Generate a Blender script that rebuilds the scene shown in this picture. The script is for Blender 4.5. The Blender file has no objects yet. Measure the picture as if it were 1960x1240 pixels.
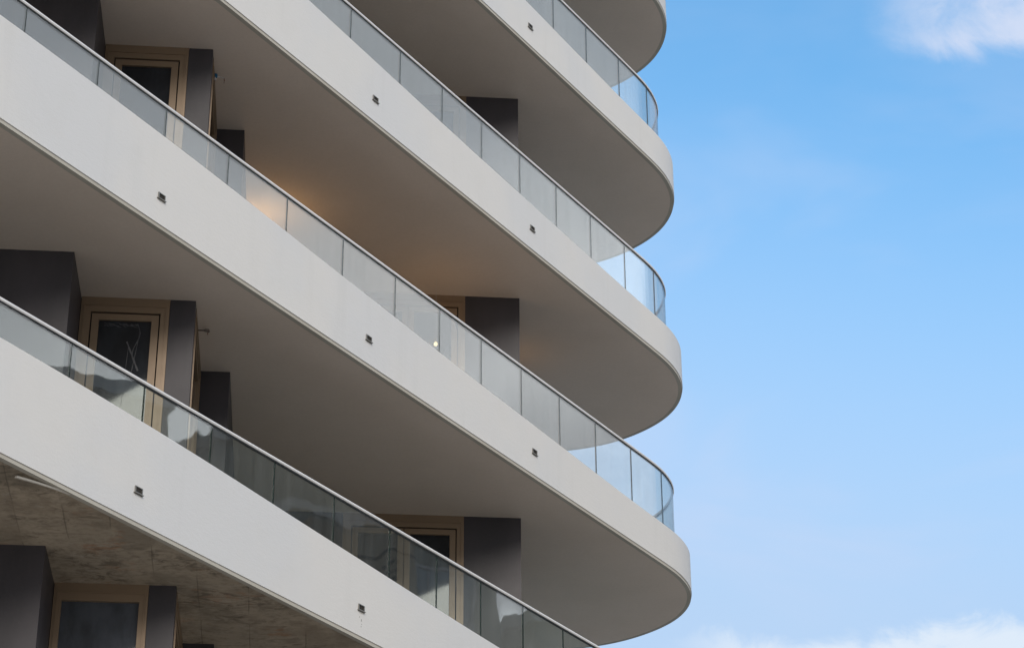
import bpy, bmesh, math, random
from mathutils import Vector, Matrix
random.seed(7)
R = math.radians
SC = bpy.context.scene
COL = SC.collection
H = 3.0                      # storey height in metres
CAMZ = 1.7
Z0 = CAMZ + 2.6101 * H       # underside of the lowest balcony
def zk(k): return Z0 + k * H

# ------------------------------------------------------------------ camera
F, PITCH, ROLL = 4372.55 / 1960 * 36.0, 0.48812, -0.00520
cam_d = bpy.data.cameras.new('camera'); cam = bpy.data.objects.new('camera', cam_d); COL.objects.link(cam)
cam_d.sensor_width = 36; cam_d.lens = F; cam_d.clip_end = 5000; cam_d.clip_start = 0.1
sp, cp, sr, cr = math.sin(PITCH), math.cos(PITCH), math.sin(ROLL), math.cos(ROLL)
right = Vector((cr, -sr * sp, sr * cp)); up = Vector((-sr, -cr * sp, cr * cp)); fw = Vector((0, cp, sp))
M4 = Matrix.Identity(4)
for i in range(3):
    M4[i][0] = right[i]; M4[i][1] = up[i]; M4[i][2] = -fw[i]
M4[2][3] = CAMZ
cam.matrix_world = M4
SC.camera = cam

def aim(az, el):
    a, e = R(az), R(el)
    return Vector((math.sin(a) * math.cos(e), math.cos(a) * math.cos(e), math.sin(e)))

# ------------------------------------------------------------------ node helpers
def new_mat(name):
    m = bpy.data.materials.new(name); m.use_nodes = True
    nt = m.node_tree; nt.nodes.clear()
    out = nt.nodes.new('ShaderNodeOutputMaterial')
    return m, nt, out
class NT:
    def __init__(s, nt): s.nt = nt
    def n(s, typ, **kw):
        x = s.nt.nodes.new(typ)
        for k, v in kw.items(): setattr(x, k, v)
        return x
    def set(s, sock, v):
        if hasattr(v, 'is_linked') or isinstance(v, bpy.types.NodeSocket): s.nt.links.new(v, sock)
        else: sock.default_value = v
    def math(s, op, a, b=0.0, c=0.0, clamp=False):
        x = s.n('ShaderNodeMath', operation=op, use_clamp=clamp)
        s.set(x.inputs[0], a); s.set(x.inputs[1], b); s.set(x.inputs[2], c)
        return x.outputs[0]
    def vmath(s, op, a, b=(0, 0, 0), out=0):
        x = s.n('ShaderNodeVectorMath', operation=op)
        s.set(x.inputs[0], a); s.set(x.inputs[1], b)
        return x.outputs[out]
    def smooth(s, v, lo, hi, a=0.0, b=1.0):
        x = s.n('ShaderNodeMapRange', interpolation_type='SMOOTHSTEP')
        s.set(x.inputs[0], v); s.set(x.inputs[1], lo); s.set(x.inputs[2], hi); s.set(x.inputs[3], a); s.set(x.inputs[4], b)
        return x.outputs[0]
    def noise(s, vec, scale, detail=4.0, rough=0.5, dist=0.0, col=False):
        x = s.n('ShaderNodeTexNoise')
        s.set(x.inputs['Vector'], vec); x.inputs['Scale'].default_value = scale
        x.inputs['Detail'].default_value = detail; x.inputs['Roughness'].default_value = rough
        x.inputs['Distortion'].default_value = dist
        return x.outputs['Color' if col else 'Fac']
    def mix(s, fac, a, b, mode='MIX'):
        x = s.n('ShaderNodeMix', data_type='RGBA', blend_type=mode)
        s.set(x.inputs[0], fac); s.set(x.inputs[6], a if not isinstance(a, tuple) else (*a, 1)[:4]); s.set(x.inputs[7], b if not isinstance(b, tuple) else (*b, 1)[:4])
        return x.outputs[2]
    def scale(s, vec, v): return s.vmath('MULTIPLY', vec, v)
    def bump(s, h, strength, dist):
        x = s.n('ShaderNodeBump'); x.inputs['Strength'].default_value = strength; x.inputs['Distance'].default_value = dist
        s.set(x.inputs['Height'], h)
        return x.outputs[0]
    def principled(s, col, rough=0.6, metal=0.0, spec=0.5, normal=None):
        x = s.n('ShaderNodeBsdfPrincipled')
        s.set(x.inputs['Base Color'], col if not isinstance(col, tuple) else (*col, 1)[:4])
        s.set(x.inputs['Roughness'], rough); s.set(x.inputs['Metallic'], metal); x.inputs['Specular IOR Level'].default_value = spec
        if normal is not None: s.set(x.inputs['Normal'], normal)
        return x
    def obj(s): return s.n('ShaderNodeTexCoord').outputs['Object']
    def pos(s): return s.n('ShaderNodeNewGeometry').outputs['Position']

MAT = {}
def finish(m, nt, out, sh): nt.links.new(sh.outputs[0], out.inputs[0]); MAT[m.name] = m; return m

def mat_plaster():
    m, nt, out = new_mat('white_plaster'); N = NT(nt); P = N.pos()
    big = N.noise(P, 0.55, 3, 0.5); mid = N.noise(P, 3.0, 4, 0.6)
    v = N.math('ADD', N.math('MULTIPLY', big, 0.10), N.math('MULTIPLY', mid, 0.05))
    col = N.mix(N.smooth(big, 0.4, 0.62), (0.75, 0.728, 0.71), (0.715, 0.708, 0.712))
    col = N.mix(N.math('MULTIPLY', N.smooth(mid, 0.5, 0.75), 0.10), col, (0.62, 0.60, 0.57))
    # rain streaks running down, very faint
    st = N.noise(N.scale(P, (6.0, 6.0, 0.35)), 1.0, 3, 0.55)
    col = N.mix(N.math('MULTIPLY', N.smooth(st, 0.52, 0.8), 0.10), col, (0.52, 0.51, 0.49))
    # sparse pits and specks
    vo = N.n('ShaderNodeTexVoronoi'); N.set(vo.inputs['Vector'], N.scale(P, (1, 1, 1.4))); vo.inputs['Scale'].default_value = 1.7
    sz = N.math('MULTIPLY', N.noise(P, 0.9, 1), 0.042)
    spk = N.smooth(vo.outputs['Distance'], sz, N.math('MULTIPLY', sz, 0.55))
    col = N.mix(N.math('MULTIPLY', spk, 0.38), col, (0.30, 0.28, 0.25))
    fine = N.noise(P, 70.0, 3, 0.6); grain = N.noise(N.scale(P, (1, 1, 2.2)), 14.0, 3, 0.6)
    h = N.math('ADD', fine, N.math('MULTIPLY', grain, 1.2))
    b = N.principled(col, 0.85, 0, 0.2, N.bump(h, 0.2, 0.007))
    return finish(m, nt, out, b)
def mat_paint(name, col, col2, rough=0.9, bump=0.15, scale=60):
    m, nt, out = new_mat(name); N = NT(nt); P = N.pos()
    c = N.mix(N.smooth(N.noise(P, 0.8, 4, 0.6), 0.35, 0.65), col, col2)
    c = N.mix(N.math('MULTIPLY', N.smooth(N.noise(P, 26.0, 4, 0.7), 0.35, 0.7), 0.16), c, tuple(x * 0.75 for x in col))
    b = N.principled(c, rough, 0, 0.2, N.bump(N.noise(P, scale, 3, 0.6), bump, 0.006))
    return finish(m, nt, out, b)
def mat_concrete():
    m, nt, out = new_mat('raw_concrete'); N = NT(nt); P = N.pos()
    rot = N.n('ShaderNodeVectorRotate', rotation_type='Z_AXIS'); N.set(rot.inputs['Vector'], P); rot.inputs['Angle'].default_value = R(-5.3)
    Q = rot.outputs[0]
    base = N.mix(N.smooth(N.noise(Q, 2.2, 6, 0.62), 0.34, 0.66), (0.58, 0.49, 0.39), (0.37, 0.305, 0.235))
    base = N.mix(N.smooth(N.noise(Q, 0.75, 3, 0.6), 0.40, 0.62), base, (0.46, 0.39, 0.31))
    # dirt smeared along the boards, in patches
    patch = N.smooth(N.noise(Q, 1.15, 3, 0.55), 0.40, 0.56)
    smear = N.smooth(N.noise(N.scale(Q, (3.2, 5.5, 1)), 1.5, 9, 0.72, 1.0), 0.48, 0.62)
    base = N.mix(N.math('MULTIPLY', N.math('MULTIPLY', smear, patch), 0.75), base, (0.14, 0.12, 0.095))
    fine = N.smooth(N.noise(N.scale(Q, (1, 1.6, 1)), 13.0, 7, 0.72), 0.46, 0.68)
    base = N.mix(N.math('MULTIPLY', fine, 0.5), base, (0.22, 0.185, 0.145))
    blot = N.smooth(N.noise(Q, 1.5, 5, 0.6, 0.6), 0.50, 0.62)
    base = N.mix(N.math('MULTIPLY', blot, 0.45), base, (0.19, 0.165, 0.13))
    pale = N.smooth(N.noise(N.scale(Q, (3, 6, 1)), 1.1, 6, 0.7), 0.56, 0.72)
    base = N.mix(N.math('MULTIPLY', pale, 0.45), base, (0.64, 0.57, 0.50))
    rust = N.math('MULTIPLY', N.smooth(N.noise(Q, 1.9, 3, 0.6), 0.54, 0.66), N.smooth(N.noise(N.scale(Q, (5, 12, 1)), 1.3, 6, 0.7), 0.47, 0.60))
    base = N.mix(N.math('MULTIPLY', rust, 0.38), base, (0.42, 0.17, 0.075))
    # joints of the formwork boards
    sq = N.n('ShaderNodeSeparateXYZ'); N.set(sq.inputs[0], N.vmath('ADD', Q, N.scale(N.noise(Q, 1.8, 2, 0.5, col=True), (0.035, 0.05, 0))))
    def lines(w, width):
        e = N.n('ShaderNodeTexVoronoi', voronoi_dimensions='1D', feature='DISTANCE_TO_EDGE'); N.set(e.inputs['W'], w); e.inputs['Scale'].default_value = 1
        f = N.n('ShaderNodeTexVoronoi', voronoi_dimensions='1D', feature='F1'); N.set(f.inputs['W'], w); f.inputs['Scale'].default_value = 1
        return N.smooth(e.outputs['Distance'], width, width * 0.25), f.outputs['Color']
    l1, c1 = lines(N.math('MULTIPLY', sq.outputs[0], 2.3), 0.020)
    l2, c2 = lines(N.math('MULTIPLY', sq.outputs[1], 0.75), 0.009)
    tint = N.n('ShaderNodeSeparateColor'); N.set(tint.inputs[0], c1)
    base = N.mix(N.math('MULTIPLY', N.smooth(tint.outputs[0], 0.45, 0.95), 0.75), base, (0.23, 0.19, 0.15))
    brk = N.smooth(N.noise(Q, 1.7, 4, 0.6), 0.40, 0.60)
    ln = N.math('MULTIPLY', N.math('MAXIMUM', l1, N.math('MULTIPLY', l2, 0.7)), N.math('MULTIPLY', brk, 0.42))
    base = N.mix(ln, base, (0.10, 0.085, 0.07))
    h = N.math('ADD', N.noise(Q, 16, 6, 0.7), N.math('MULTIPLY', ln, -0.8))
    b = N.principled(base, 0.9, 0, 0.2, N.bump(h, 0.4, 0.012))
    return finish(m, nt, out, b)
def mat_metal(name, col, rough, metal=0.9, var=0.15):
    m, nt, out = new_mat(name); N = NT(nt); P = N.pos()
    n = N.noise(P, 7.0, 4, 0.6)
    c = N.mix(N.math('MULTIPLY', n, var * 2), col, tuple(x * 0.6 for x in col))
    b = N.principled(c, N.math('ADD', N.math('MULTIPLY', n, 0.2), rough - 0.1), metal, 0.5)
    return finish(m, nt, out, b)
def mat_cladding():
    m, nt, out = new_mat('dark_cladding'); N = NT(nt); P = N.pos()
    n = N.noise(N.scale(P, (1, 1, 0.25)), 2.2, 4, 0.6)
    c = N.mix(N.smooth(n, 0.3, 0.7), (0.068, 0.061, 0.069), (0.050, 0.046, 0.052))
    c = N.mix(N.math('MULTIPLY', N.smooth(N.noise(P, 30, 3, 0.7), 0.5, 0.75), 0.3), c, (0.08, 0.075, 0.076))
    b = N.principled(c, N.math('ADD', 0.42, N.math('MULTIPLY', N.noise(P, 3.0, 4, 0.6), 0.12)), 0.0, 0.4, N.bump(N.noise(P, 120, 2), 0.08, 0.003))
    b.inputs['IOR'].default_value = 1.45
    return finish(m, nt, out, b)
def mat_glass(name, film, tint):
    # thin sheet seen as tinted transmission plus a true Fresnel mirror on each of its two faces
    m, nt, out = new_mat(name); N = NT(nt); P = N.pos()
    g = N.n('ShaderNodeNewGeometry')
    wav = N.math('ADD', N.noise(N.scale(P, (1, 1, 0.7)), 0.9, 1.0, 0.4), N.math('MULTIPLY', N.noise(N.scale(P, (1, 1, 0.6)), 2.6, 1.0, 0.4), 0.16))
    nb = N.n('ShaderNodeBump'); nb.inputs['Strength'].default_value = 1.0; nb.inputs['Distance'].default_value = 0.0075; N.set(nb.inputs['Height'], wav)
    dt = N.math('ABSOLUTE', N.vmath('DOT_PRODUCT', g.outputs['Incoming'], g.outputs['Normal'], out=1))
    # exact dielectric reflectance at n = 1.52, the same from either side of the sheet
    gg = N.math('SQRT', N.math('ADD', N.math('MULTIPLY', dt, dt), 1.52 * 1.52 - 1))
    a1 = N.math('DIVIDE', N.math('SUBTRACT', gg, dt), N.math('ADD', gg, dt))
    b1 = N.math('DIVIDE', N.math('SUBTRACT', N.math('MULTIPLY', dt, N.math('ADD', gg, dt)), 1.0), N.math('ADD', N.math('MULTIPLY', dt, N.math('SUBTRACT', gg, dt)), 1.0))
    fr = N.math('MULTIPLY', N.math('MULTIPLY', N.math('MULTIPLY', a1, a1), 0.5), N.math('ADD', N.math('MULTIPLY', b1, b1), 1.0), clamp=True)
    tr = N.n('ShaderNodeBsdfTransparent'); tr.inputs[0].default_value = tint
    gl = N.n('ShaderNodeBsdfGlossy'); gl.inputs['Roughness'].default_value = 0.015; N.set(gl.inputs['Normal'], nb.outputs[0])
    mx = N.n('ShaderNodeMixShader'); N.set(mx.inputs[0], fr); N.set(mx.inputs[1], tr.outputs[0]); N.set(mx.inputs[2], gl.outputs[0])
    # film of site dust, heavier in vertical runs
    dn = N.math('MULTIPLY', N.smooth(N.noise(N.scale(P, (9, 9, 0.7)), 1.0, 4, 0.6), 0.35, 0.8), 0.045)
    spk = N.smooth(N.noise(P, 38, 1, 0.5), 0.80, 0.86)
    dn = N.math('ADD', N.math('ADD', dn, film), N.math('MULTIPLY', spk, 0.10))
    d1 = N.n('ShaderNodeBsdfDiffuse'); d1.inputs[0].default_value = (0.72, 0.73, 0.735, 1)
    d2 = N.n('ShaderNodeBsdfTranslucent'); d2.inputs[0].default_value = (0.72, 0.73, 0.735, 1)
    di = N.n('ShaderNodeMixShader'); di.inputs[0].default_value = 0.35; N.set(di.inputs[1], d1.outputs[0]); N.set(di.inputs[2], d2.outputs[0])
    m2 = N.n('ShaderNodeMixShader'); N.set(m2.inputs[0], dn); N.set(m2.inputs[1], mx.outputs[0]); N.set(m2.inputs[2], di.outputs[0])
    return finish(m, nt, out, m2)
def mat_simple(name, col, rough=0.5, metal=0.0, spec=0.5):
    m, nt, out = new_mat(name); N = NT(nt)
    n = N.noise(N.pos(), 9, 3, 0.6)
    c = N.mix(N.math('MULTIPLY', n, 0.3), col, tuple(x * 0.7 for x in col))
    return finish(m, nt, out, N.principled(c, rough, metal, spec))
def mat_pane(name, col, rough=0.06):
    m, nt, out = new_mat(name); N = NT(nt); P = N.pos()
    c = N.mix(N.smooth(N.noise(N.scale(P, (3, 3, 1.2)), 1.5, 4, 0.6), 0.35, 0.7), col, tuple(x * 1.7 for x in col))
    b = N.principled(c, N.math('ADD', N.math('MULTIPLY', N.noise(P, 5, 3), 0.08), rough - 0.03), 0, 0.5, N.bump(N.noise(P, 1.5, 1), 0.15, 0.02))
    return finish(m, nt, out, b)
def mat_emit(name, col, s):
    m, nt, out = new_mat(name); N = NT(nt)
    e = N.n('ShaderNodeEmission'); e.inputs[0].default_value = (*col, 1); e.inputs[1].default_value = s
    return finish(m, nt, out, e)

mat_plaster(); mat_concrete(); mat_cladding()
# the lowest railing is clean glass; the ones above still wear their milky protective film
mat_glass('balustrade_glass', 0.025, (0.91, 0.955, 0.938, 1)); mat_glass('filmed_glass', 0.155, (0.935, 0.966, 0.958, 1))
mat_paint('taupe_soffit', (0.77, 0.665, 0.59), (0.73, 0.63, 0.555))
mat_paint('lip_render', (0.54, 0.51, 0.455), (0.47, 0.44, 0.385))
mat_paint('floor_screed', (0.52, 0.49, 0.45), (0.46, 0.44, 0.40))
mat_metal('anodised_rail', (0.85, 0.825, 0.815), 0.45, 0.08, 0.06)
mat_metal('bronze_frame', (0.29, 0.205, 0.135), 0.45, 0.15, 0.12)
mat_metal('spout_steel', (0.30, 0.285, 0.26), 0.5, 0.6, 0.2)
mat_simple('glass_edge', (0.012, 0.03, 0.026), 0.2)
mat_simple('rubber_black', (0.012, 0.012, 0.013), 0.7)
mat_simple('gap_black', (0.010, 0.009, 0.009), 0.9, 0, 0.1); mat_simple('spout_shade', (0.05, 0.045, 0.04), 0.9, 0, 0.1)
mat_pane('window_pane', (0.016, 0.019, 0.024))
mat_pane('blind_pane', (0.055, 0.062, 0.075))
mat_simple('film_residue', (0.085, 0.085, 0.095), 0.6)
mat_simple('blue_plastic', (0.01, 0.13, 0.27), 0.45)
mat_simple('white_plastic', (0.62, 0.60, 0.62), 0.5)
mat_simple('brown_cable', (0.20, 0.09, 0.06), 0.6)
mat_simple('pipe_metal', (0.22, 0.19, 0.17), 0.5, 0.5)
mat_simple('stain_grey', (0.33, 0.31, 0.29), 0.9)
mat_simple('pale_trim', (0.84, 0.79, 0.72), 0.5)
mat_emit('lamp_glow', (1.0, 0.74, 0.38), 1.75)
mat_simple('lamp_body', (0.06, 0.055, 0.05), 0.5, 0.4)

# ------------------------------------------------------------------ mesh helpers
def link(name, bm, mats, parent=None, smooth=False):
    me = bpy.data.meshes.new(name)
    bmesh.ops.remove_doubles(bm, verts=bm.verts, dist=1e-6)
    bmesh.ops.recalc_face_normals(bm, faces=bm.faces)
    bm.to_mesh(me); bm.free()
    for mm in (mats if isinstance(mats, (list, tuple)) else [mats]): me.materials.append(MAT[mm])
    if smooth:
        for p in me.polygons: p.use_smooth = True
    o = bpy.data.objects.new(name, me); COL.objects.link(o)
    if parent is not None: o.parent = parent
    return o
def empty(name, loc):
    o = bpy.data.objects.new(name, None); o.location = loc; o.empty_display_size = 0.3; COL.objects.link(o); return o
def tag(o, label, cat, group=None, kind=None):
    o['label'] = label; o['category'] = cat
    if group: o['group'] = group
    if kind: o['kind'] = kind
    return o
def dup(o, parent=None, off=(0, 0, 0)):
    c = o.copy(); COL.objects.link(c)
    if parent is not None: c.parent = parent
    c.location = Vector(o.location) + Vector(off)
    for ch in list(o.children): dup(ch, c)
    return c
def box(bm, lo, hi, mi=0, rot=None, org=None):
    vs = [bm.verts.new((x, y, z)) for z in (lo[2], hi[2]) for y in (lo[1], hi[1]) for x in (lo[0], hi[0])]
    fs = [(0, 2, 3, 1), (4, 5, 7, 6), (0, 1, 5, 4), (2, 6, 7, 3), (0, 4, 6, 2), (1, 3, 7, 5)]
    for f in fs: bm.faces.new([vs[i] for i in f]).material_index = mi
    if rot is not None:
        for v in vs: v.co = rot @ v.co
    if org is not None:
        for v in vs: v.co += Vector(org)
    return vs
def prism(bm, poly, z0, z1, mi=0, mi_bot=None, mi_top=None):
    a = [bm.verts.new((x, y, z0)) for x, y in poly]; b = [bm.verts.new((x, y, z1)) for x, y in poly]
    n = len(poly)
    bm.faces.new(a[::-1]).material_index = mi if mi_bot is None else mi_bot
    bm.faces.new(b).material_index = mi if mi_top is None else mi_top
    for i in range(n): bm.faces.new((a[i], a[(i + 1) % n], b[(i + 1) % n], b[i])).material_index = mi
def sweep(bm, rings, closed=False, cap=True, mi=0):
    """rings: list of lists of 3D points, same count; skin them together"""
    V = [[bm.verts.new(p) for p in r] for r in rings]; m = len(rings[0]); n = len(rings)
    for i in range(n if closed else n - 1):
        A, B = V[i], V[(i + 1) % n]
        for j in range(m): bm.faces.new((A[j], B[j], B[(j + 1) % m], A[(j + 1) % m])).material_index = mi
    if cap and not closed:
        bm.faces.new(V[0]).material_index = mi; bm.faces.new(V[-1][::-1]).material_index = mi
def tube(bm, pts, r, seg=8, mi=0):
    rings = []
    for i, p in enumerate(pts):
        t = (Vector(pts[min(i + 1, len(pts) - 1)]) - Vector(pts[max(i - 1, 0)])).normalized()
        a = t.cross(Vector((0, 0, 1)))
        if a.length < 1e-3: a = t.cross(Vector((1, 0, 0)))
        a.normalize(); b = t.cross(a)
        rr = r[i] if isinstance(r, (list, tuple)) else r
        rings.append([Vector(p) + a * (rr * math.cos(2 * math.pi * j / seg)) + b * (rr * math.sin(2 * math.pi * j / seg)) for j in range(seg)])
    sweep(bm, rings, mi=mi)

# ------------------------------------------------------------------ plan of the storey plates (metres)
def edge_x(y): return -0.5555 + 0.6160 * (y - 7.0)
TIP = [(0.655, 8.966), (0.690, 9.025), (0.716, 9.078), (0.738, 9.135), (0.757, 9.19), (0.770, 9.25), (0.777, 9.32), (0.776, 9.39), (0.765, 9.465), (0.744, 9.54),
       (0.714, 9.61), (0.672, 9.68), (0.607, 9.76), (0.525, 9.838), (0.430, 9.902), (0.30, 9.953), (0.12, 9.99), (-0.15, 10.02), (-0.5, 10.03)]
ctrl = [(edge_x(y), y) for y in (4.3, 5.5, 6.5, 7.5, 8.4, 8.7, 8.84)] + TIP + [(-1.5, 10.03), (-3.2, 10.03), (-4.2, 9.95), (-4.4, 9.7), (-4.4, 7.0), (-4.4, 4.6), (-4.3, 4.2), (-4.0, 4.05), (-3.0, 4.02), (-2.62, 4.03), (-2.38, 4.12)]
ctrl = [(x * H, y * H) for x, y in ctrl]
def resample(pts, step, closed=True):
    out = []
    n = len(pts)
    for i in range(n if closed else n - 1):
        a, b = Vector(pts[i]), Vector(pts[(i + 1) % n])
        m = max(1, int(round((b - a).length / step)))
        for j in range(m): out.append(a.lerp(b, j / m))
    return out
dense = resample([Vector(c) for c in ctrl], 0.06)
for _ in range(14):
    n = len(dense)
    dense = [dense[i] * 0.5 + (dense[i - 1] + dense[(i + 1) % n]) * 0.25 for i in range(n)]
# thin the straight runs
OUT = []
n = len(dense)
for i in range(n):
    a, b, c = dense[i - 1], dense[i], dense[(i + 1) % n]
    bend = abs((b - a).angle_signed(c - b)) if (b - a).length > 1e-9 and (c - b).length > 1e-9 else 0
    if bend > R(0.25) or i % 6 == 0: OUT.append(b)
def normals(P):
    n = len(P); N = []
    for i in range(n):
        t = (P[(i + 1) % n] - P[i]).normalized() + (P[i] - P[i - 1]).normalized()
        t.normalize(); N.append(Vector((t.y, -t.x)))
    return N
NRM = normals(OUT)
def offset(d): return [p - q * d for p, q in zip(OUT, NRM)]
HP = [(4.0, 0.337), (5.5, 0.335), (5.9, 0.328), (6.32, 0.313), (6.8, 0.282), (7.33, 0.2515), (7.63, 0.232), (8.0, 0.217), (8.3, 0.2015), (8.6, 0.188), (8.86, 0.1765), (20, 0.1765)]
def up_h(p):
    y = p.y / H
    if p.x / H < edge_x(y) - 0.25 and y > 8.3: return 0.1765 * H
    if p.x / H < edge_x(y) - 0.3: return 0.335 * H
    for (a, ha), (b, hb) in zip(HP, HP[1:]):
        if a <= y <= b: return (ha + (hb - ha) * (y - a) / (b - a)) * H
    return 0.1765 * H
hs = [up_h(p) for p in OUT]
for _ in range(4):
    n = len(hs); hs = [hs[i] * 0.5 + 0.25 * (hs[i - 1] + hs[(i + 1) % n]) for i in range(n)]

# ------------------------------------------------------------------ the apartment building
A5 = R(5.3); U = Vector((math.cos(A5), math.sin(A5))); V2 = Vector((-math.sin(A5), math.cos(A5)))
def uv(u, v): q = (U * u + V2 * v) * (H * 0.9965); return (q.x, q.y)
building = empty('apartment_building', (0, 8 * H, 0))
tag(building, 'white apartment tower with stacked curved balconies, dark cladding walls and bronze framed windows', 'building')
BO = Vector(building.location)
def rel(bm):
    bmesh.ops.translate(bm, verts=bm.verts, vec=-BO); return bm
KTOP = 5
LIP = 0.038
def make_balcony():
    o1, o2, o3, o4 = OUT, offset(0.13), offset(0.06), offset(0.0605)
    bm = bmesh.new()
    rings = []
    for i, p in enumerate(OUT):
        h = hs[i]; a = p; b = o2[i]; c = o3[i]; bv = 0.010
        q = p - NRM[i] * bv; q2 = p - NRM[i] * (0.13 - bv)
        rings.append([(a.x, a.y, 0.0), (a.x, a.y, h - bv), (q.x, q.y, h), (q2.x, q2.y, h), (b.x, b.y, h - bv), (b.x, b.y, 0.10), (c.x, c.y, 0.10), (c.x, c.y, 0.0)])
    sweep(bm, rings, closed=True)
    bal = link('balcony', rel(bm), 'white_plaster', building)
    for p in bal.data.polygons: p.use_smooth = False
    bm = bmesh.new()
    o5 = offset(0.009); o6 = offset(0.06)
    sweep(bm, [[(a.x, a.y, -0.001), (a.x, a.y, -LIP), (b.x, b.y, -LIP), (b.x, b.y, -0.001)] for a, b in zip(o5, o6)], closed=True)
    link('drip_edge', bm_local(bm, bal), 'lip_render', bal)
    bm = bmesh.new()
    prism(bm, [(p.x, p.y) for p in o4], -LIP + 0.001, 0.27, 0, 0, 1)
    link('soffit', bm_local(bm, bal), ['taupe_soffit', 'floor_screed'], bal)
    return bal
def bm_local(bm, parent): return rel(bm)
bal0 = make_balcony()
BAL = []
for k in range(0, KTOP + 1):
    b = bal0 if k == 0 else dup(bal0, building)
    b.location = (0, 0, zk(k)); BAL.append(b)
for ch in BAL[0].children:
    if ch.name.startswith('soffit'):
        ch.data = ch.data.copy(); ch.data.materials[0] = MAT['raw_concrete']
        ch['label'] = 'rough unpainted concrete underside with formwork marks and rust stains'
    if ch.name.startswith('drip_edge'): ch['label'] = 'chipped unfinished drip edge below the white band'
BAL[0]['label'] = 'lowest balcony with stained raw concrete underside'

# walls: stepped footprint, one mesh per storey
def wall_poly(win=True):
    g = 0.035
    P = [uv(-3.4, 6.398), uv(-0.801, 6.398), uv(-0.801, 6.694 + g), uv(-0.5095, 6.694 + g), uv(-0.5095, 6.694), uv(-0.427, 6.694),
         uv(-0.427, 6.745), uv(-0.427 - g, 6.745), uv(-0.427 - g, 7.185), uv(-0.427, 7.185), uv(-0.427, 7.208), uv(-0.324, 7.208),
         uv(-0.324, 8.42), uv(0.10, 8.42), uv(0.10, 8.42 + g), uv(0.584, 8.42 + g), uv(0.584, 8.42), uv(0.813, 8.42), uv(0.813, 9.15), uv(0.2, 9.45), uv(-3.4, 9.6)]
    return P
WB, WT = 0.274, H + 0.016
bm = bmesh.new(); prism(bm, wall_poly(), WB, WT)
wall0 = link('wall', rel(bm), 'dark_cladding', building)
WALLS = []
for k in range(-1, KTOP):
    w = wall0 if k == -1 else dup(wall0, building)
    w.location = (0, 0, zk(k) - LIP); WALLS.append(w)

def rot_box(bm, o, du, dv, a, b, mi=0):
    """box in a frame: o = corner (x,y), du along, dv = outward, spans (s,n,z)"""
    vs = []
    for z in (a[2], b[2]):
        for nn in (a[1], b[1]):
            for s in (a[0], b[0]):
                q = Vector(o) + du * s + dv * nn; vs.append(bm.verts.new((q.x, q.y, z)))
    for f in [(0, 2, 3, 1), (4, 5, 7, 6), (0, 1, 5, 4), (2, 6, 7, 3), (0, 4, 6, 2), (1, 3, 7, 5)]: bm.faces.new([vs[i] for i in f]).material_index = mi
def frame_ring(bm, o, du, dv, s0, s1, z0, z1, wl, wr, wt, wb, n0, n1):
    rot_box(bm, o, du, dv, (s0, n0, z0), (s0 + wl, n1, z1))
    rot_box(bm, o, du, dv, (s1 - wr, n0, z0), (s1, n1, z1))
    rot_box(bm, o, du, dv, (s0 + wl, n0, z1 - wt), (s1 - wr, n1, z1))
    rot_box(bm, o, du, dv, (s0 + wl, n0, z0), (s1 - wr, n1, z0 + wb))
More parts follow.
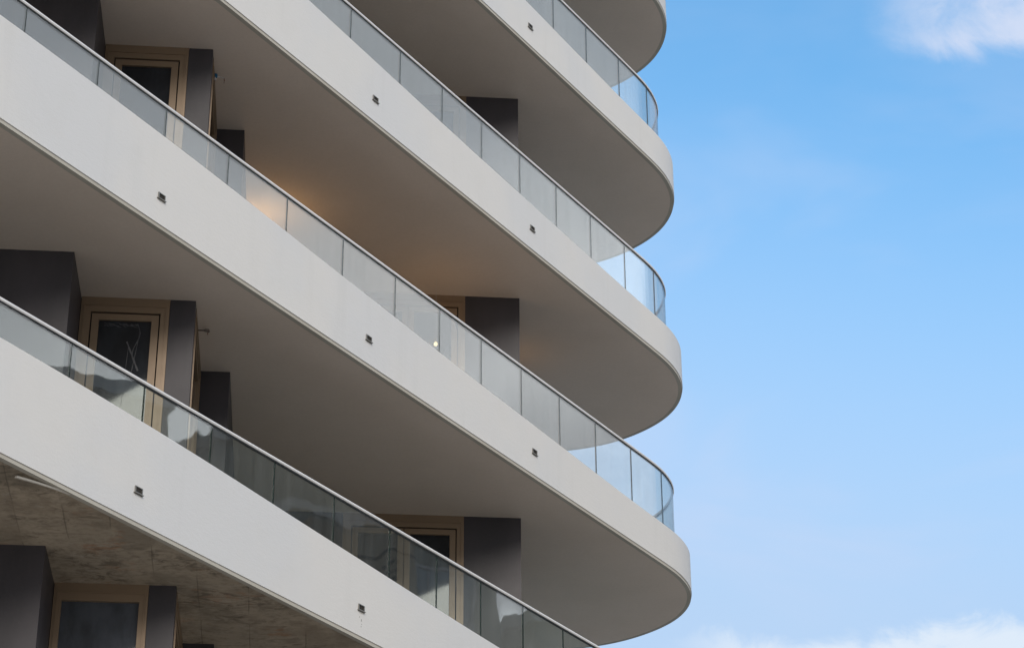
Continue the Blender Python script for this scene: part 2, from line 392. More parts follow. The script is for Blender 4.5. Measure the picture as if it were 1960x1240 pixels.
def make_window(o, du, dv, width, sash, pane_mat='window_pane', handle=None, halves=1, film=False):
    """part window (outer frame) > sash, pane, gasket"""
    zt, zb = H + 0.006, 0.285
    bm = bmesh.new()
    L, Rr, T = (0.10, 0.085, 0.165) if sash else (0.075, 0.080, 0.175)
    frame_ring(bm, o, du, dv, 0.003, width - 0.003, zb, zt, L, Rr, T, 0.10, -0.075, 0.004)
    # raised outer bead and step
    frame_ring(bm, o, du, dv, 0.03, width - 0.028, zb + 0.03, zt - 0.09, 0.010, 0.010, 0.010, 0.02, 0.0045, 0.012)
    w = link('window', rel(bm), 'bronze_frame', building)
    s0, s1, z1, z0 = L, width - Rr, zt - T, zb + 0.10
    if sash:
        bm = bmesh.new()
        frame_ring(bm, o, du, dv, s0, s1, z0, z1, 0.016, 0.016, 0.016, 0.016, -0.070, -0.020)
        link('gasket', rel(bm), 'gap_black', w)
        d = 0.016
        ss = [(s0 + d, s1 - d)] if halves == 1 else [(s0 + d, (s0 + s1) / 2 - 0.004), ((s0 + s1) / 2 + 0.004, s1 - d)]
        for (a, b) in ss:
            bm = bmesh.new()
            frame_ring(bm, o, du, dv, a, b, z0 + d, z1 - d, 0.070, 0.070, 0.068, 0.09, -0.066, -0.004)
            link('sash', rel(bm), 'bronze_frame', w)
            bm = bmesh.new()
            rot_box(bm, o, du, dv, (a + 0.066, -0.052, z0 + d + 0.08), (b - 0.066, -0.030, z1 - d - 0.064))
            link('pane', rel(bm), pane_mat, w)
        if handle:
            bm = bmesh.new()
            rot_box(bm, o, du, dv, (handle - 0.012, -0.004, z1 - 0.30), (handle + 0.012, 0.022, z1 - 0.14))
            rot_box(bm, o, du, dv, (handle - 0.009, 0.022, z1 - 0.29), (handle + 0.009, 0.045, z1 - 0.22))
            link('handle', rel(bm), 'rubber_black', w)
    else:
        bm = bmesh.new(); rot_box(bm, o, du, dv, (s0 - 0.004, -0.052, z0 - 0.004), (s1 + 0.004, -0.030, z1 + 0.004))
        link('pane', rel(bm), pane_mat, w)
    if film:
        rnd = random.Random(3); bm = bmesh.new()
        def streak(pts, wd):
            rings = []
            for i, (s, z) in enumerate(pts):
                a = wd * (0.35 + 0.65 * rnd.random())
                rings.append([(s + dx * a, z + dz * a) for dx, dz in ((-1, -.6), (1, .6))])
            RR = []
            for (a, b) in rings:
                RR.append([tuple((Vector(o) + du * s + dv * nn).to_3d() + Vector((0, 0, z))) for nn, (s, z) in ((-0.0295, a), (-0.0295, b), (-0.0275, b), (-0.0275, a))])
            sweep(bm, RR)
        gl, gr, gt = s0 + 0.09, s1 - 0.09, z1 - 0.085
        W_ = gr - gl
        for q in range(3):
            streak([(gl + W_ * (0.10 + 0.65 * t / 14), gt - 0.02 - 0.012 * q - 0.018 * rnd.random()) for t in range(15)], 0.006)
        streak([(gl + W_ * (0.74 + 0.06 * math.sin(t * 0.5)), gt - 0.02 - 0.035 * t) for t in range(12)], 0.007)
        streak([(gl + W_ * (0.80 - 0.012 * t), gt - 0.10 - 0.05 * t) for t in range(10)], 0.004)
        streak([(gl + W_ * (0.56 + 0.028 * t), gt - 0.22 - 0.035 * t) for t in range(10)], 0.011)
        streak([(gl + W_ * (0.60 - 0.005 * t), gt - 0.25 - 0.06 * t) for t in range(12)], 0.003)
        link('film_residue', rel(bm), 'film_residue', w)
    return w
dvF = -V2
WL = {-1: 'fixed window of grey glass below the raw concrete underside', 0: 'window with scraps of torn protective film on its dark pane'}
for k in range(-1, KTOP):
    oB = Vector(uv(-0.800, 6.694)); oR = Vector(uv(0.101, 8.42)); oS = Vector(uv(-0.427, 7.184))
    wins = []
    if k == -1: wins.append(make_window(oB, U, dvF, 0.2895 * H, False, 'blind_pane'))
    else: wins.append(make_window(oB, U, dvF, 0.2895 * H, True, film=(k == 0)))
    if k in WL: wins[-1]['label'] = WL[k]
    wins.append(make_window(oR, U, dvF, 0.482 * H, True, halves=2, handle=(1.335 if k == 1 else None)))
    wins.append(make_window(oS, -V2, U, 0.438 * H, True))
    for w in wins: w.location = (0, 0, zk(k) - LIP)
# street level storeys below
bm = bmesh.new()
pp = [uv(-3.4, 6.75), uv(-0.60, 6.75), uv(-0.30, 7.4), uv(0.62, 8.9), uv(0.2, 9.3), uv(-3.4, 9.5)]
prism(bm, pp, 0.02, zk(-1) + 0.27)
link('podium', rel(bm), 'dark_cladding', building)

# ------------------------------------------------------------------ glass railings
OFF = 0.196
GL = offset(OFF)
# arc positions along the rail line, starting at the near end of the straight front
i0 = min(range(len(GL)), key=lambda i: (GL[i] - Vector((edge_x(4.35) * H, 4.35 * H))).length)
path = [GL[(i0 + j) % len(GL)] for j in range(len(GL))]
npath = [NRM[(i0 + j) % len(GL)] for j in range(len(GL))]
cum = [0.0]
for a, b in zip(path, path[1:]): cum.append(cum[-1] + (b - a).length)
end = next(i for i, p in enumerate(path) if p.y > 9.5 * H and p.x < -1.6 * H)
def at_s(s):
    for i in range(len(cum) - 1):
        if cum[i] <= s <= cum[i + 1]:
            t = (s - cum[i]) / max(1e-9, cum[i + 1] - cum[i])
            return path[i].lerp(path[i + 1], t), npath[i].lerp(npath[i + 1], t).normalized()
    return path[-1], npath[-1]
def s_of_y(y):
    for i in range(len(path) - 1):
        if path[i].y <= y <= path[i + 1].y: return cum[i] + (y - path[i].y) / (path[i + 1].y - path[i].y) * (cum[i + 1] - cum[i])
JY = [4.50, 4.782, 5.063, 5.344, 5.625, 5.906, 6.187, 6.464, 6.743, 7.025, 7.307, 7.560, 7.810, 8.063, 8.316, 8.567, 8.826, 9.072]
JS = [s_of_y((y + 0.027 - 0.0135 * max(0, min(1, (y - 7.0) / 2))) * H) for y in JY]
while JS[-1] + 0.295 * H < cum[end]: JS.append(JS[-1] + 0.295 * H)
RAIL_TOP = 0.4978 * H
def make_railing():
    root = empty('glass_railing', (0, 0, 0))
    org = Vector((path[0].x, path[0].y, 0)); root['_o'] = 0
    del root['_o']
    for a, b in zip(JS, JS[1:]):
        a2, b2 = a + 0.004, b - 0.004
        m = max(2, int((b2 - a2) / 0.09) if path and at_s((a + b) / 2)[0].y > 8.8 * H else 2)
        bm = bmesh.new(); rings = []
        for j in range(m + 1):
            p, q = at_s(a2 + (b2 - a2) * j / m)
            o_, i_ = p + q * 0.007, p - q * 0.007
            rings.append([(o_.x, o_.y, 0.24), (o_.x, o_.y, RAIL_TOP - 0.046), (i_.x, i_.y, RAIL_TOP - 0.046), (i_.x, i_.y, 0.24)])
        sweep(bm, rings)
        for f in bm.faces:
            if len(f.verts) == 4:
                nn = f.normal if f.normal.length else None
        bm.normal_update()
        # end and top faces are the dark polished edges
        for f in bm.faces:
            c = f.calc_center_median()
            w = min(((Vector((v.co.x, v.co.y)) - Vector((c.x, c.y))).length for v in f.verts))
            if w < 0.012 or abs(f.normal.z) > 0.9: f.material_index = 1
        bmesh.ops.translate(bm, verts=bm.verts, vec=-org)
        link('glass_panel', bm, ['balustrade_glass', 'glass_edge'], root, smooth=False)
    # handrail: round tube over a dark rubber channel that grips the glass
    RR_ = 0.0205
    prof = [(RR_ * math.cos(2 * math.pi * j / 16), -RR_ + RR_ * math.sin(2 * math.pi * j / 16)) for j in range(16)]
    s = JS[0]; ss = []
    while s < JS[-1]:
        ss.append(s); s += 0.06 if at_s(s)[0].y > 8.6 * H else 0.5
    ss.append(JS[-1])
    bm = bmesh.new()
    sweep(bm, [[(p.x + q.x * a, p.y + q.y * a, RAIL_TOP + b) for a, b in prof] for p, q in (at_s(s) for s in ss)])
    bmesh.ops.translate(bm, verts=bm.verts, vec=-org)
    hr = link('handrail', bm, 'anodised_rail', root, smooth=True)
    bm = bmesh.new()
    sweep(bm, [[(p.x + q.x * a, p.y + q.y * a, RAIL_TOP + b) for a, b in ((0.011, -0.053), (0.011, -0.037), (-0.011, -0.037), (-0.011, -0.053))] for p, q in (at_s(s) for s in ss)])
    bmesh.ops.translate(bm, verts=bm.verts, vec=-org)
    link('glass_channel', bm, 'rubber_black', root)
    bm = bmesh.new()
    sweep(bm, [[(p.x + q.x * a, p.y + q.y * a, b) for a, b in ((0.03, 0.272), (0.03, 0.34), (-0.03, 0.34), (-0.03, 0.272))] for p, q in (at_s(s) for s in ss)])
    bmesh.ops.translate(bm, verts=bm.verts, vec=-org)
    link('base_channel', bm, 'anodised_rail', root)
    root.location = org
    return root
RLAB = ['glass railing on the lowest balcony, mirroring the buildings opposite', 'glass railing on the second balcony from the bottom, with a lamp glowing behind it',
        'clear glass railing on the third balcony from the bottom, directly above the lamp-lit storey', 'glass railing on the fourth balcony from the bottom, its tip against open blue sky', 'glass railing on the topmost visible balcony, almost wholly above the picture']
FILM = {}
rail0 = make_railing(); RO = Vector(rail0.location)
for k in range(4):
    r = rail0 if k == 0 else dup(rail0)
    r.location = RO + Vector((0, 0, zk(k)))
    if k > 0:
        for ch in r.children:
            if ch.name.startswith('glass_panel'):
                if k == 1: ch.data = ch.data.copy(); ch.data.materials[0] = MAT['filmed_glass']; FILM[ch.name.split('.')[0] + str(len(FILM))] = ch.data
                else: ch.data = list(FILM.values())[[c for c in r.children if c.name.startswith('glass_panel')].index(ch)]
    tag(r, RLAB[k], 'glass railing', 'glass railings along the balconies')

# ------------------------------------------------------------------ drain spouts
T2 = Vector((0.616, 1.0)).normalized(); N2 = Vector((T2.y, -T2.x))
def make_spout():
    root = empty('drain_spout', (0, 0, 0))
    bm = bmesh.new(); w, h, t, L = 0.049, 0.031, 0.008, 0.012
    # open rectangular tube along +Y (outward)
    o = [(-w, -h), (w, -h), (w, h), (-w, h)]; i = [(-w + t, -h + t), (w - t, -h + t), (w - t, h - t), (-w + t, h - t)]
    prof = []
    rings = [[(x, -0.09, z) for x, z in o], [(x, L, z) for x, z in o], [(x, L, z) for x, z in i], [(x, -0.085, z) for x, z in i]]
    sweep(bm, rings, cap=True)
    link('tube', bm, 'spout_steel', root)
    bm = bmesh.new(); box(bm, (-w - 0.012, 0.001, -h - 0.010), (w + 0.012, 0.004, -h + 0.001)); box(bm, (-w - 0.008, 0.002, -h - 0.006), (w + 0.008, L + 0.010, -h - 0.001))
    link('drip_plate', bm, 'spout_steel', root)
    bm = bmesh.new(); box(bm, (-w + t + .001, -0.08, -h + t + .001), (w - t - .001, 0.004, h - t - .001))
    link('shade_plug', bm, 'spout_shade', root)  # dark block fills the tube, shade of the hollow put into its colour
    return root
SY = {'a': 6.124, 'b': 7.086, 'c': 8.038}
SPL = {(0, 'a'): 'spout on the lowest white band, nearest the loose trim strip', (0, 'b'): 'spout on the lowest white band, with drip stains just below it',
       (1, 'a'): 'spout on the second white band, above the film-covered window', (1, 'b'): 'spout on the second white band, left of the glowing lamp', (1, 'c'): 'spout on the second white band, nearest its rounded tip',
       (2, 'b'): 'spout on the third white band, above the warm glow', (2, 'c'): 'spout on the third white band, nearest its rounded tip', (3, 'c'): 'spout on the fourth white band, the highest of all'}
def edge_pt(yH):
    best = None
    for i in range(len(OUT)):
        a, b = OUT[i], OUT[(i + 1) % len(OUT)]
        if a.y <= yH * H <= b.y and a.x > edge_x(yH) * H - 0.6: return a.lerp(b, (yH * H - a.y) / (b.y - a.y))
SPOUT_Y = {}
sp0 = None
for (k, c), lab in SPL.items():
    s = make_spout() if sp0 is None else dup(sp0)
    if sp0 is None: sp0 = s
    p = edge_pt(SY[c])
    s.location = (p.x, p.y, zk(k) + 0.1111 * H - 0.042); s.rotation_euler = (0, 0, math.atan2(N2.y, N2.x) - math.pi / 2)
    if (k, c) == (0, 'b'):
        bm = bmesh.new()
        for (x, zz, a, b) in ((-0.012, -0.125, 0.006, 0.016), (-0.018, -0.165, 0.004, 0.007), (-0.010, -0.19, 0.005, 0.009), (0.02, -0.10, 0.003, 0.010)):
            bmesh.ops.create_icosphere(bm, subdivisions=2, radius=1.0, matrix=Matrix.Translation((x, 0.0005, zz)) @ Matrix.Diagonal((a, 0.0015, b, 1)))
        link('drip_stain', bm, 'stain_grey', s)
    tag(s, 'small metal drain ' + lab, 'drain spout', 'drain spouts in the white balcony bands')

# ------------------------------------------------------------------ wall lamps
def make_lamp(p, out, label):
    root = empty('wall_lamp', p)
    d = Vector(out).normalized(); s = Vector((d.y, -d.x, 0))
    rot = Matrix((s, d, Vector((0, 0, 1)))).transposed()
    bm = bmesh.new(); box(bm, (-0.05, 0.003, -0.09), (0.05, 0.012, 0.09), rot=rot)
    link('back_plate', bm, 'lamp_body', root)
    bm = bmesh.new()
    cyl = [(0.042 * math.cos(2 * math.pi * j / 16), 0.065 + 0.042 * math.sin(2 * math.pi * j / 16)) for j in range(16)]
    inn = [(0.037 * math.cos(2 * math.pi * j / 16), 0.065 + 0.037 * math.sin(2 * math.pi * j / 16)) for j in range(16)]
    sweep(bm, [[rot @ Vector((x, y, -0.05)) for x, y in inn], [rot @ Vector((x, y, -0.075)) for x, y in inn], [rot @ Vector((x, y, -0.075)) for x, y in cyl], [rot @ Vector((x, y, 0.075)) for x, y in cyl], [rot @ Vector((x, y, 0.075)) for x, y in inn], [rot @ Vector((x, y, 0.03)) for x, y in inn]])
    link('housing', bm, 'lamp_body', root)
    bm = bmesh.new()
    bmesh.ops.create_uvsphere(bm, u_segments=14, v_segments=10, radius=0.034, matrix=Matrix.Translation(rot @ Vector((0, 0.065, 0.085))))
    bmesh.ops.create_uvsphere(bm, u_segments=14, v_segments=10, radius=0.034, matrix=Matrix.Translation(rot @ Vector((0, 0.065, -0.085))))
    link('bulb', bm, 'lamp_glow', root, smooth=True)
    tag(root, label, 'wall lamp', 'lit wall lamps on the dark walls')
    return root, rot
def lamp_light(p, e, size=0.05):
    l = bpy.data.lights.new('lamp_light', 'POINT'); l.energy = e; l.color = (1.0, 0.56, 0.20); l.shadow_soft_size = size
    o = bpy.data.objects.new('lamp_light', l); o.location = p; COL.objects.link(o)
LZ = zk(1)
pa = Vector((*uv(-0.324, 7.80), LZ + 0.80 * H)); make_lamp(pa, (U.x, U.y, 0), 'warm lit wall lamp hidden behind the railing, washing the ceiling beside the stepped dark wall')
lamp_light(pa + Vector((U.x, U.y, 0)) * 0.15 + Vector((0, 0, 0.15)), 7)
pb = Vector((*uv(0.813, 8.92), LZ + 0.78 * H)); make_lamp(pb, (U.x, U.y, 0), 'warm lit wall lamp on the end of the dark wall, behind the curved railing tip')
lamp_light(pb + Vector((U.x, U.y, 0)) * 0.15 + Vector((0, 0, 0.15)), 0.7)
# bare bulb hanging in front of the far window
ph = Vector((*uv(0.4545, 8.28), LZ + 0.695 * H - 0.035))
hb = empty('hanging_bulb', ph)
tag(hb, 'bare glowing bulb hanging from the ceiling, seen low behind the second railing from the bottom', 'light bulb')
bm = bmesh.new(); bmesh.ops.create_uvsphere(bm, u_segments=18, v_segments=12, radius=0.025)
for v in bm.verts:
    if v.co.z > 0: v.co.z *= 1.35; v.co.x *= 1 - v.co.z * 6; v.co.y *= 1 - v.co.z * 6
link('glass_bulb', bm, 'lamp_glow', hb, smooth=True)
bm = bmesh.new(); tube(bm, [(0, 0, 0.030), (0, 0, 0.085)], [0.014, 0.017], 12); link('socket', bm, 'rubber_black', hb)
bm = bmesh.new(); tube(bm, [(0, 0, 0.085), (0.004, 0, 0.4), (-0.003, 0.004, 0.7), (0, 0, 0.305 * H + 0.012)], 0.0012, 6); link('cable', bm, 'white_plastic', hb)
lamp_light(ph + Vector((0, -0.08, -0.02)), 2.8, 0.06)

# ------------------------------------------------------------------ loose bits left by the builders
# curved trim strip hanging under the lowest balcony
pA = Vector((*uv(-0.834, 5.872), zk(0) - 0.085)); pB = Vector((*uv(-0.700, 6.012), zk(0) - LIP - 0.004))
bm = bmesh.new(); rings = []
for j in range(17):
    t = j / 16; c = pA.lerp(pB, t); c.z -= 0.0; sag = math.sin(t * math.pi)
    d = (pB - pA).normalized(); nrm = Vector((d.y, -d.x, 0))
    c += nrm * (0.014 * sag)
    w = 0.016 * (1 - 0.4 * t)
    rings.append([c - pA + nrm * w + Vector((0, 0, 0.0)), c - pA + nrm * w + Vector((0, 0, 0.016)), c - pA - nrm * w + Vector((0, 0, 0.020)), c - pA - nrm * w + Vector((0, 0, 0.004))])
sweep(bm, rings)
o = link('trim_strip', bm, 'pale_trim'); o.location = pA
tag(o, 'pale curved strip of trim coming loose under the raw concrete underside', 'trim strip')
# capped pipe below the second balcony
pP = Vector((*uv(-0.427, 6.872), zk(1) - 0.083)); o = empty('pipe_stub', pP)
tag(o, 'short brown pipe stub sticking out of the dark wall under the second balcony', 'pipe')
u3 = Vector((U.x, U.y, 0))
bm = bmesh.new(); tube(bm, [u3 * -0.03, u3 * 0.02, u3 * 0.085], 0.009, 10); link('pipe', bm, 'pipe_metal', o)
bm = bmesh.new(); tube(bm, [u3 * 0.07, u3 * 0.085, u3 * 0.11, u3 * 0.115 + Vector((0, 0, -0.018))], [0.013, 0.017, 0.017, 0.011], 10); link('elbow', bm, 'pipe_metal', o)
bm = bmesh.new(); tube(bm, [u3 * 0.108 + Vector((0, 0, -0.012)), u3 * 0.106 + Vector((0, 0, -0.032)), u3 * 0.104 + Vector((0, 0, -0.045))], [0.005, 0.004, 0.006], 8); link('nipple', bm, 'brown_cable', o)
# blue capped cable tail below the third balcony
pC = Vector((*uv(-0.427, 6.83), zk(2) - 0.093)); o = empty('cable_tail', pC)
tag(o, 'cable tail with a blue cap poking from the dark wall under the third balcony', 'cable')
bm = bmesh.new(); tube(bm, [u3 * -0.02, u3 * 0.004, u3 * 0.032, u3 * 0.04], [0.018, 0.026, 0.026, 0.016], 12); link('blue_cap', bm, 'blue_plastic', o)
z_ = Vector((0, 0, 1))
bm = bmesh.new(); tube(bm, [u3 * 0.005 - z_ * 0.024, u3 * 0.018 - z_ * 0.042, u3 * 0.022 - z_ * 0.058], [0.015, 0.013, 0.008], 10); link('white_cap', bm, 'white_plastic', o)
bm = bmesh.new(); tube(bm, [u3 * 0.03 - z_ * 0.01, u3 * 0.07 - z_ * 0.014, u3 * 0.115 - z_ * 0.03], [0.008, 0.006, 0.004], 8); link('sleeve', bm, 'white_plastic', o)
bm = bmesh.new(); tube(bm, [u3 * 0.11 - z_ * 0.03, u3 * 0.114 - z_ * 0.06, u3 * 0.112 - z_ * 0.09], [0.004, 0.005, 0.004], 8); link('cable_end', bm, 'brown_cable', o)

# ------------------------------------------------------------------ ground, street, neighbours (seen only mirrored in the glass)
def mat_ground():
    m, nt, out = new_mat('paving'); N = NT(nt); P = N.pos()
    br = N.n('ShaderNodeTexBrick'); N.set(br.inputs['Vector'], P); br.inputs['Scale'].default_value = 1.0
    br.inputs['Color1'].default_value = (0.52, 0.455, 0.38, 1); br.inputs['Color2'].default_value = (0.46, 0.405, 0.335, 1); br.inputs['Mortar'].default_value = (0.17, 0.16, 0.14, 1)
    br.inputs['Brick Width'].default_value = 0.8; br.inputs['Row Height'].default_value = 0.4; br.inputs['Mortar Size'].default_value = 0.01
    c = N.mix(N.math('MULTIPLY', N.noise(P, 0.4, 5, 0.6), 0.5), br.outputs['Color'], (0.42, 0.365, 0.30))
    return finish(m, nt, out, N.principled(c, 0.85, 0, 0.2))
def mat_asphalt():
    m, nt, out = new_mat('asphalt'); N = NT(nt); P = N.pos()
    c = N.mix(N.noise(P, 0.7, 6, 0.6), (0.045, 0.045, 0.047), (0.085, 0.083, 0.08))
    return finish(m, nt, out, N.principled(c, 0.9, 0, 0.2, N.bump(N.noise(P, 60, 3), 0.3, 0.01)))
mat_ground(); mat_asphalt()
mat_paint('sand_render', (0.40, 0.33, 0.245), (0.34, 0.28, 0.21))
mat_paint('grey_render', (0.31, 0.325, 0.30), (0.25, 0.265, 0.245))
mat_paint('white_line', (0.75, 0.75, 0.72), (0.65, 0.65, 0.62))
bm = bmesh.new(); box(bm, (-1500, -1500, -0.5), (1500, 1500, 0.0)); o = link('ground', bm, 'paving'); o['kind'] = 'structure'
bm = bmesh.new(); box(bm, (11.0, -400, 0.004), (19.0, 400, 0.008)); o = link('road', bm, 'asphalt'); o['kind'] = 'structure'
for x0, x1, nm in ((9.0, 10.8, 'pavement'), (19.2, 22.5, 'pavement')):
    bm = bmesh.new(); box(bm, (x0, -400, 0.004), (x1, 400, 0.13)); o = link(nm, bm, 'paving'); o['kind'] = 'structure'

def neighbour(name, lo, hi, wallm, label, rows, cols, parapet=0.9, roofbox=None, face='x', wz=(1.3, 1.5), top0=2.0):
    root = empty(name, ((lo[0] + hi[0]) / 2, (lo[1] + hi[1]) / 2, 0)); O = Vector(root.location)
    tag(root, label, 'building', 'buildings mirrored in the glass railings')
    def L(nm, bm, m, par=root):
        bmesh.ops.translate(bm, verts=bm.verts, vec=-O); return link(nm, bm, m, par)
    bm = bmesh.new(); box(bm, (lo[0], lo[1], 0.01), (hi[0], hi[1], hi[2])); L('wall', bm, wallm)
    bm = bmesh.new()
    p = 0.12
    box(bm, (lo[0] - p, lo[1] - p, hi[2] + .003), (hi[0] + p, hi[1] + p, hi[2] + 0.35)); L('parapet', bm, 'white_plaster')
    if roofbox:
        bm = bmesh.new(); box(bm, (roofbox[0], roofbox[1], hi[2] + .36), (roofbox[2], roofbox[3], hi[2] + roofbox[4])); L('roof_house', bm, 'grey_render')
    # windows on the street face (-x)
    dy = (hi[1] - lo[1]) / cols
    for r in range(rows):
        z1 = hi[2] - top0 - r * 3.1
        if z1 - wz[1] < 1: break
        bm = bmesh.new(); box(bm, (lo[0] - 0.06, lo[1] - .02, z1 + 0.75), (lo[0] - 0.002, hi[1] + .02, z1 + 1.0)); L('string_course', bm, 'white_plaster')
        for c in range(cols):
            yc = lo[1] + (c + 0.5) * dy
            bm = bmesh.new(); a, b = yc - wz[0] / 2, yc + wz[0] / 2; x = lo[0]; t = 0.09
            box(bm, (x - 0.07, a, z1 - wz[1]), (x - 0.002, a + t, z1)); box(bm, (x - 0.07, b - t, z1 - wz[1]), (x - 0.002, b, z1))
            box(bm, (x - 0.07, a + t, z1 - t), (x - 0.002, b - t, z1)); box(bm, (x - 0.07, a + t, z1 - wz[1]), (x - 0.002, b - t, z1 - wz[1] + t)); box(bm, (x - 0.06, yc - 0.03, z1 - wz[1] + t), (x - 0.002, yc + 0.03, z1 - t))
            w = L('window', bm, 'white_plastic')
            bm = bmesh.new(); box(bm, (x - 0.03, a + t, z1 - wz[1] + t), (x - 0.001, yc - 0.031, z1 - t)); box(bm, (x - 0.03, yc + 0.031, z1 - wz[1] + t), (x - 0.001, b - t, z1 - t)); L('pane', bm, 'sky_mirror_pane' if name == 'apartment_block' else 'blind_pane', w)
    return root
mat_simple('sky_mirror_pane', (0.40, 0.47, 0.53), 0.15)  # pale blue base colour stands for sky mirrored in these panes
NB = [('terrace_house', (26, 18.0), (38, 28.3), 25.6, 'sand_render', 'sand coloured block across the street, mirrored in the lowest railing', 4, 2, dict(wz=(2.6, 1.7), top0=3.4)),
      ('apartment_block', (26, 28.9), (40, 36.9), 24.9, 'grey_render', 'grey block across the street with a vented bay, mirrored beside the sand coloured one', 4, 2, dict(wz=(2.3, 2.2), top0=2.2)),
      ('stair_tower', (28, 38.7), (32, 40.3), 22.6, 'grey_render', 'narrow grey stair tower standing beside the grey block across the street', 2, 1, dict(wz=(0.8, 1.2), top0=2.4))]
NBO = {}
for nm, a, b, hh, mm, lab, rr, cc, kw in NB:
    NBO[nm] = neighbour(nm, (a[0], a[1], 0), (b[0], b[1], hh), mm, lab, rr, cc, roofbox=(a[0] + 2, a[1] + 2, a[0] + 5, a[1] + 4.5, 2.2) if nm != 'stair_tower' else None, **kw)
ab = NBO['apartment_block']; O = Vector(ab.location)
bm = bmesh.new(); box(bm, (25.2, 31.3, 18.5), (25.997, 34.0, 23.0)); bmesh.ops.translate(bm, verts=bm.verts, vec=-O)
bay = link('bay', bm, 'sand_render', ab)
bm = bmesh.new(); box(bm, (25.16, 31.9, 21.2), (25.197, 33.5, 22.3))
for r in range(5):
    for c in range(9): box(bm, (25.152, 32.0 + c * 0.165, 21.29 + r * 0.2), (25.159, 32.09 + c * 0.165, 21.39 + r * 0.2), 1)
bmesh.ops.translate(bm, verts=bm.verts, vec=-O); link('vent_grille', bm, ['sand_render', 'gap_black'], bay)
bm = bmesh.new(); box(bm, (25.19, 31.25, 22.45), (25.198, 34.05, 22.53)); bmesh.ops.translate(bm, verts=bm.verts, vec=-O); link('ledge', bm, 'gap_black', bay)

# ------------------------------------------------------------------ daylight
SUN_AZ, SUN_EL = 168.0, 27.0          # behind the camera, to the right, veiled by cloud
sd = bpy.data.lights.new('sun', 'SUN'); sd.energy = 1.75; sd.angle = R(26); sd.color = (1.0, 0.93, 0.84)
so = bpy.data.objects.new('sun', sd); COL.objects.link(so); so.location = (0, -20, 60)
so.rotation_euler = aim(SUN_AZ, SUN_EL).to_track_quat('Z', 'Y').to_euler()

W = bpy.data.worlds.new('World'); SC.world = W; W.use_nodes = True
nt = W.node_tree; nt.nodes.clear(); N = NT(nt)
out = nt.nodes.new('ShaderNodeOutputWorld')
D = N.n('ShaderNodeTexCoord').outputs['Generated']
sky = N.n('ShaderNodeTexSky', sky_type='NISHITA'); sky.sun_disc = False
sky.sun_elevation = R(SUN_EL); sky.sun_rotation = R(SUN_AZ); sky.air_density = 1.0; sky.dust_density = 1.2; sky.ozone_density = 1.0; sky.altitude = 0
sep = N.n('ShaderNodeSeparateXYZ'); N.set(sep.inputs[0], D)
z = sep.outputs[2]
# cloud coordinates on a flat layer overhead
zz = N.math('MAXIMUM', N.math('ADD', z, 0.12), 0.05)
cx, cy = N.math('DIVIDE', sep.outputs[0], zz), N.math('DIVIDE', sep.outputs[1], zz)
cmb = N.n('ShaderNodeCombineXYZ'); N.set(cmb.inputs[0], cx); N.set(cmb.inputs[1], cy)
CV = cmb.outputs[0]
base = N.vmath('MULTIPLY', sky.outputs[0], SKY_MUL) if False else sky.outputs[0]
SKY_STRENGTH = 0.12
inv = 1.0 / SKY_STRENGTH
skyc = N.vmath('MULTIPLY', base, (1.24, 2.18, 2.44))
# near the horizon a pale blue veil
veil = N.smooth(N.math('ADD', z, N.math('MULTIPLY', sep.outputs[0], 0.18)), 0.625, 0.34)
skyc = N.mix(N.math('MULTIPLY', veil, 0.92), skyc, (0.505 * inv, 0.655 * inv, 0.875 * inv))
n_big = N.noise(CV, 1.6, 5, 0.5, 0.4)
n_fine = N.noise(CV, 7.0, 6, 0.55, 0.6)
d3 = N.noise(D, 9.0, 6, 0.55, 0.3)
dw = N.noise(N.scale(D, (1, 1, 1.6)), 24.0, 9, 0.60, 0.5)
# faint lavender streaks
faint = N.math('MULTIPLY', N.smooth(N.noise(N.scale(D, (1, 1, 3.0)), 6.0, 4, 0.5, 0.5), 0.42, 0.70), 0.42)
faint = N.math('MULTIPLY', faint, N.smooth(z, 0.575, 0.46, 0.25, 1.0))
skyc = N.mix(faint, skyc, (0.60 * inv, 0.70 * inv, 0.92 * inv))
# unseen clouds added right and behind, shaped for pane reflections and fascia light
dR = N.vmath('DOT_PRODUCT', D, tuple(aim(73, 29)), out=1)
mR = N.smooth(N.math('ADD', dR, N.math('MULTIPLY', N.math('SUBTRACT', n_big, 0.5), 0.02)), 0.955, 0.988)
dB = N.smooth(N.math('ADD', sep.outputs[1], N.math('MULTIPLY', N.math('SUBTRACT', n_big, 0.5), 0.5)), 0.05, -0.30)
mB = N.math('MULTIPLY', dB, N.smooth(n_big, 0.22, 0.50))
skyc = N.mix(N.math('MULTIPLY', mB, 0.92), skyc, (0.62 * inv, 0.60 * inv, 0.58 * inv))
skyc = N.mix(N.math('MULTIPLY', mR, 0.92), skyc, (1.5 * inv, 1.68 * inv, 1.92 * inv))
glow_low = N.smooth(z, 0.57, 0.47)  # added boost low in the right cloud, so the railing panes mirror brighter
skyc = N.mix(N.math('MULTIPLY', N.math('MULTIPLY', mR, glow_low), 0.9), skyc, (3.0 * inv, 3.1 * inv, 3.25 * inv))
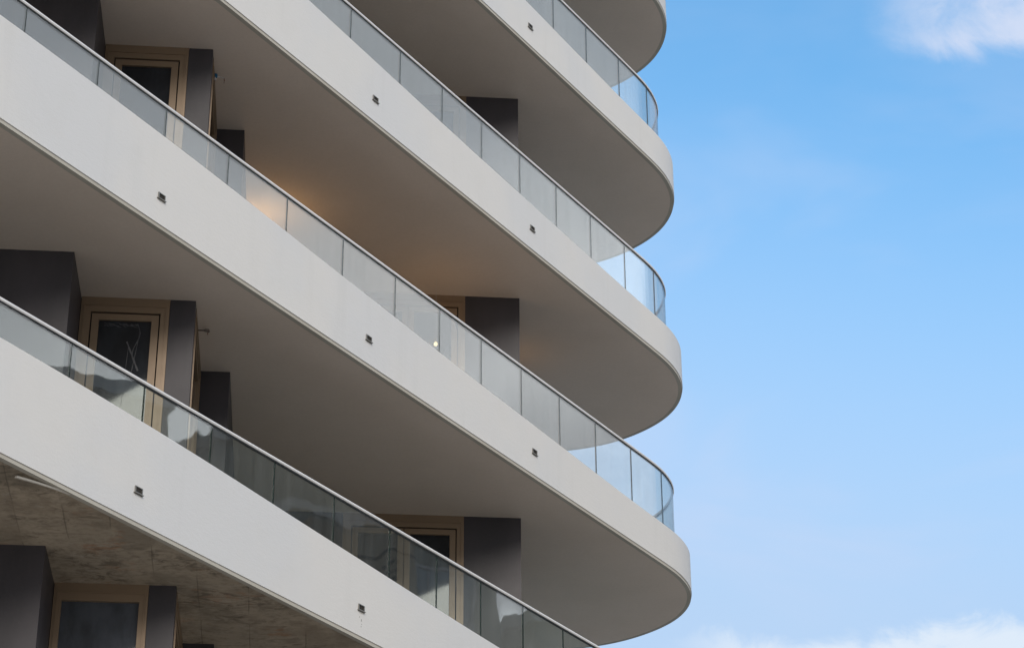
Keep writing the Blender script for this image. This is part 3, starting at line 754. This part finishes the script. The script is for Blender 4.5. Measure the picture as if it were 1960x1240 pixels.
# cumulus rising from the lower edge on the right
el0 = math.sin(R(19.75))
edge = N.math('SUBTRACT', z, N.math('MULTIPLY', N.math('SUBTRACT', dw, 0.5), 0.042))
mC = N.math('MULTIPLY', N.smooth(edge, el0 + 0.007, el0 - 0.004), N.smooth(N.math('DIVIDE', sep.outputs[0], sep.outputs[1]), 0.06, 0.12))
mC = N.math('MULTIPLY', mC, N.math('GREATER_THAN', sep.outputs[1], 0.0))
skyc = N.mix(N.math('MULTIPLY', mC, 0.8), skyc, (0.80 * inv, 0.88 * inv, 0.97 * inv))
# cloud with a flat base in the upper right
def ray(px, py):
    return (right * ((px - 980) / 4372.55) + up * (-(py - 620) / 4372.55) + fw).normalized()
ce = ray(1925, 10)
rel_ = N.vmath('SUBTRACT', D, tuple(ce))
rx = N.vmath('DOT_PRODUCT', rel_, tuple(right), out=1); ry = N.vmath('DOT_PRODUCT', rel_, tuple(up), out=1)
warp = N.math('MULTIPLY', N.math('SUBTRACT', dw, 0.5), 0.045)
rx2 = N.math('ADD', rx, warp); ry2 = N.math('ADD', ry, N.math('MULTIPLY', warp, 0.45))
body = N.math('MULTIPLY', N.smooth(rx2, -0.062, -0.006), N.smooth(ry2, -0.0235, -0.012))
body = N.math('MULTIPLY', body, N.smooth(ry2, 0.09, 0.03))
dens = N.math('MULTIPLY', body, N.smooth(dw, 0.25, 0.62, 0.45, 1.0))
skyc = N.mix(N.math('MULTIPLY', dens, 0.85), skyc, (0.70 * inv, 0.765 * inv, 0.93 * inv))
bg = N.n('ShaderNodeBackground'); N.set(bg.inputs[0], skyc); bg.inputs[1].default_value = SKY_STRENGTH
nt.links.new(bg.outputs[0], out.inputs[0])

SC.view_settings.view_transform = 'Standard'; SC.view_settings.look = 'None'
SC.view_settings.exposure = 0; SC.view_settings.gamma = 1
SC.cycles.max_bounces = 10; SC.cycles.transparent_max_bounces = 24; SC.cycles.diffuse_bounces = 5; SC.cycles.glossy_bounces = 5
SC.cycles.sample_clamp_indirect = 4.0
SC.cycles.use_denoising = True
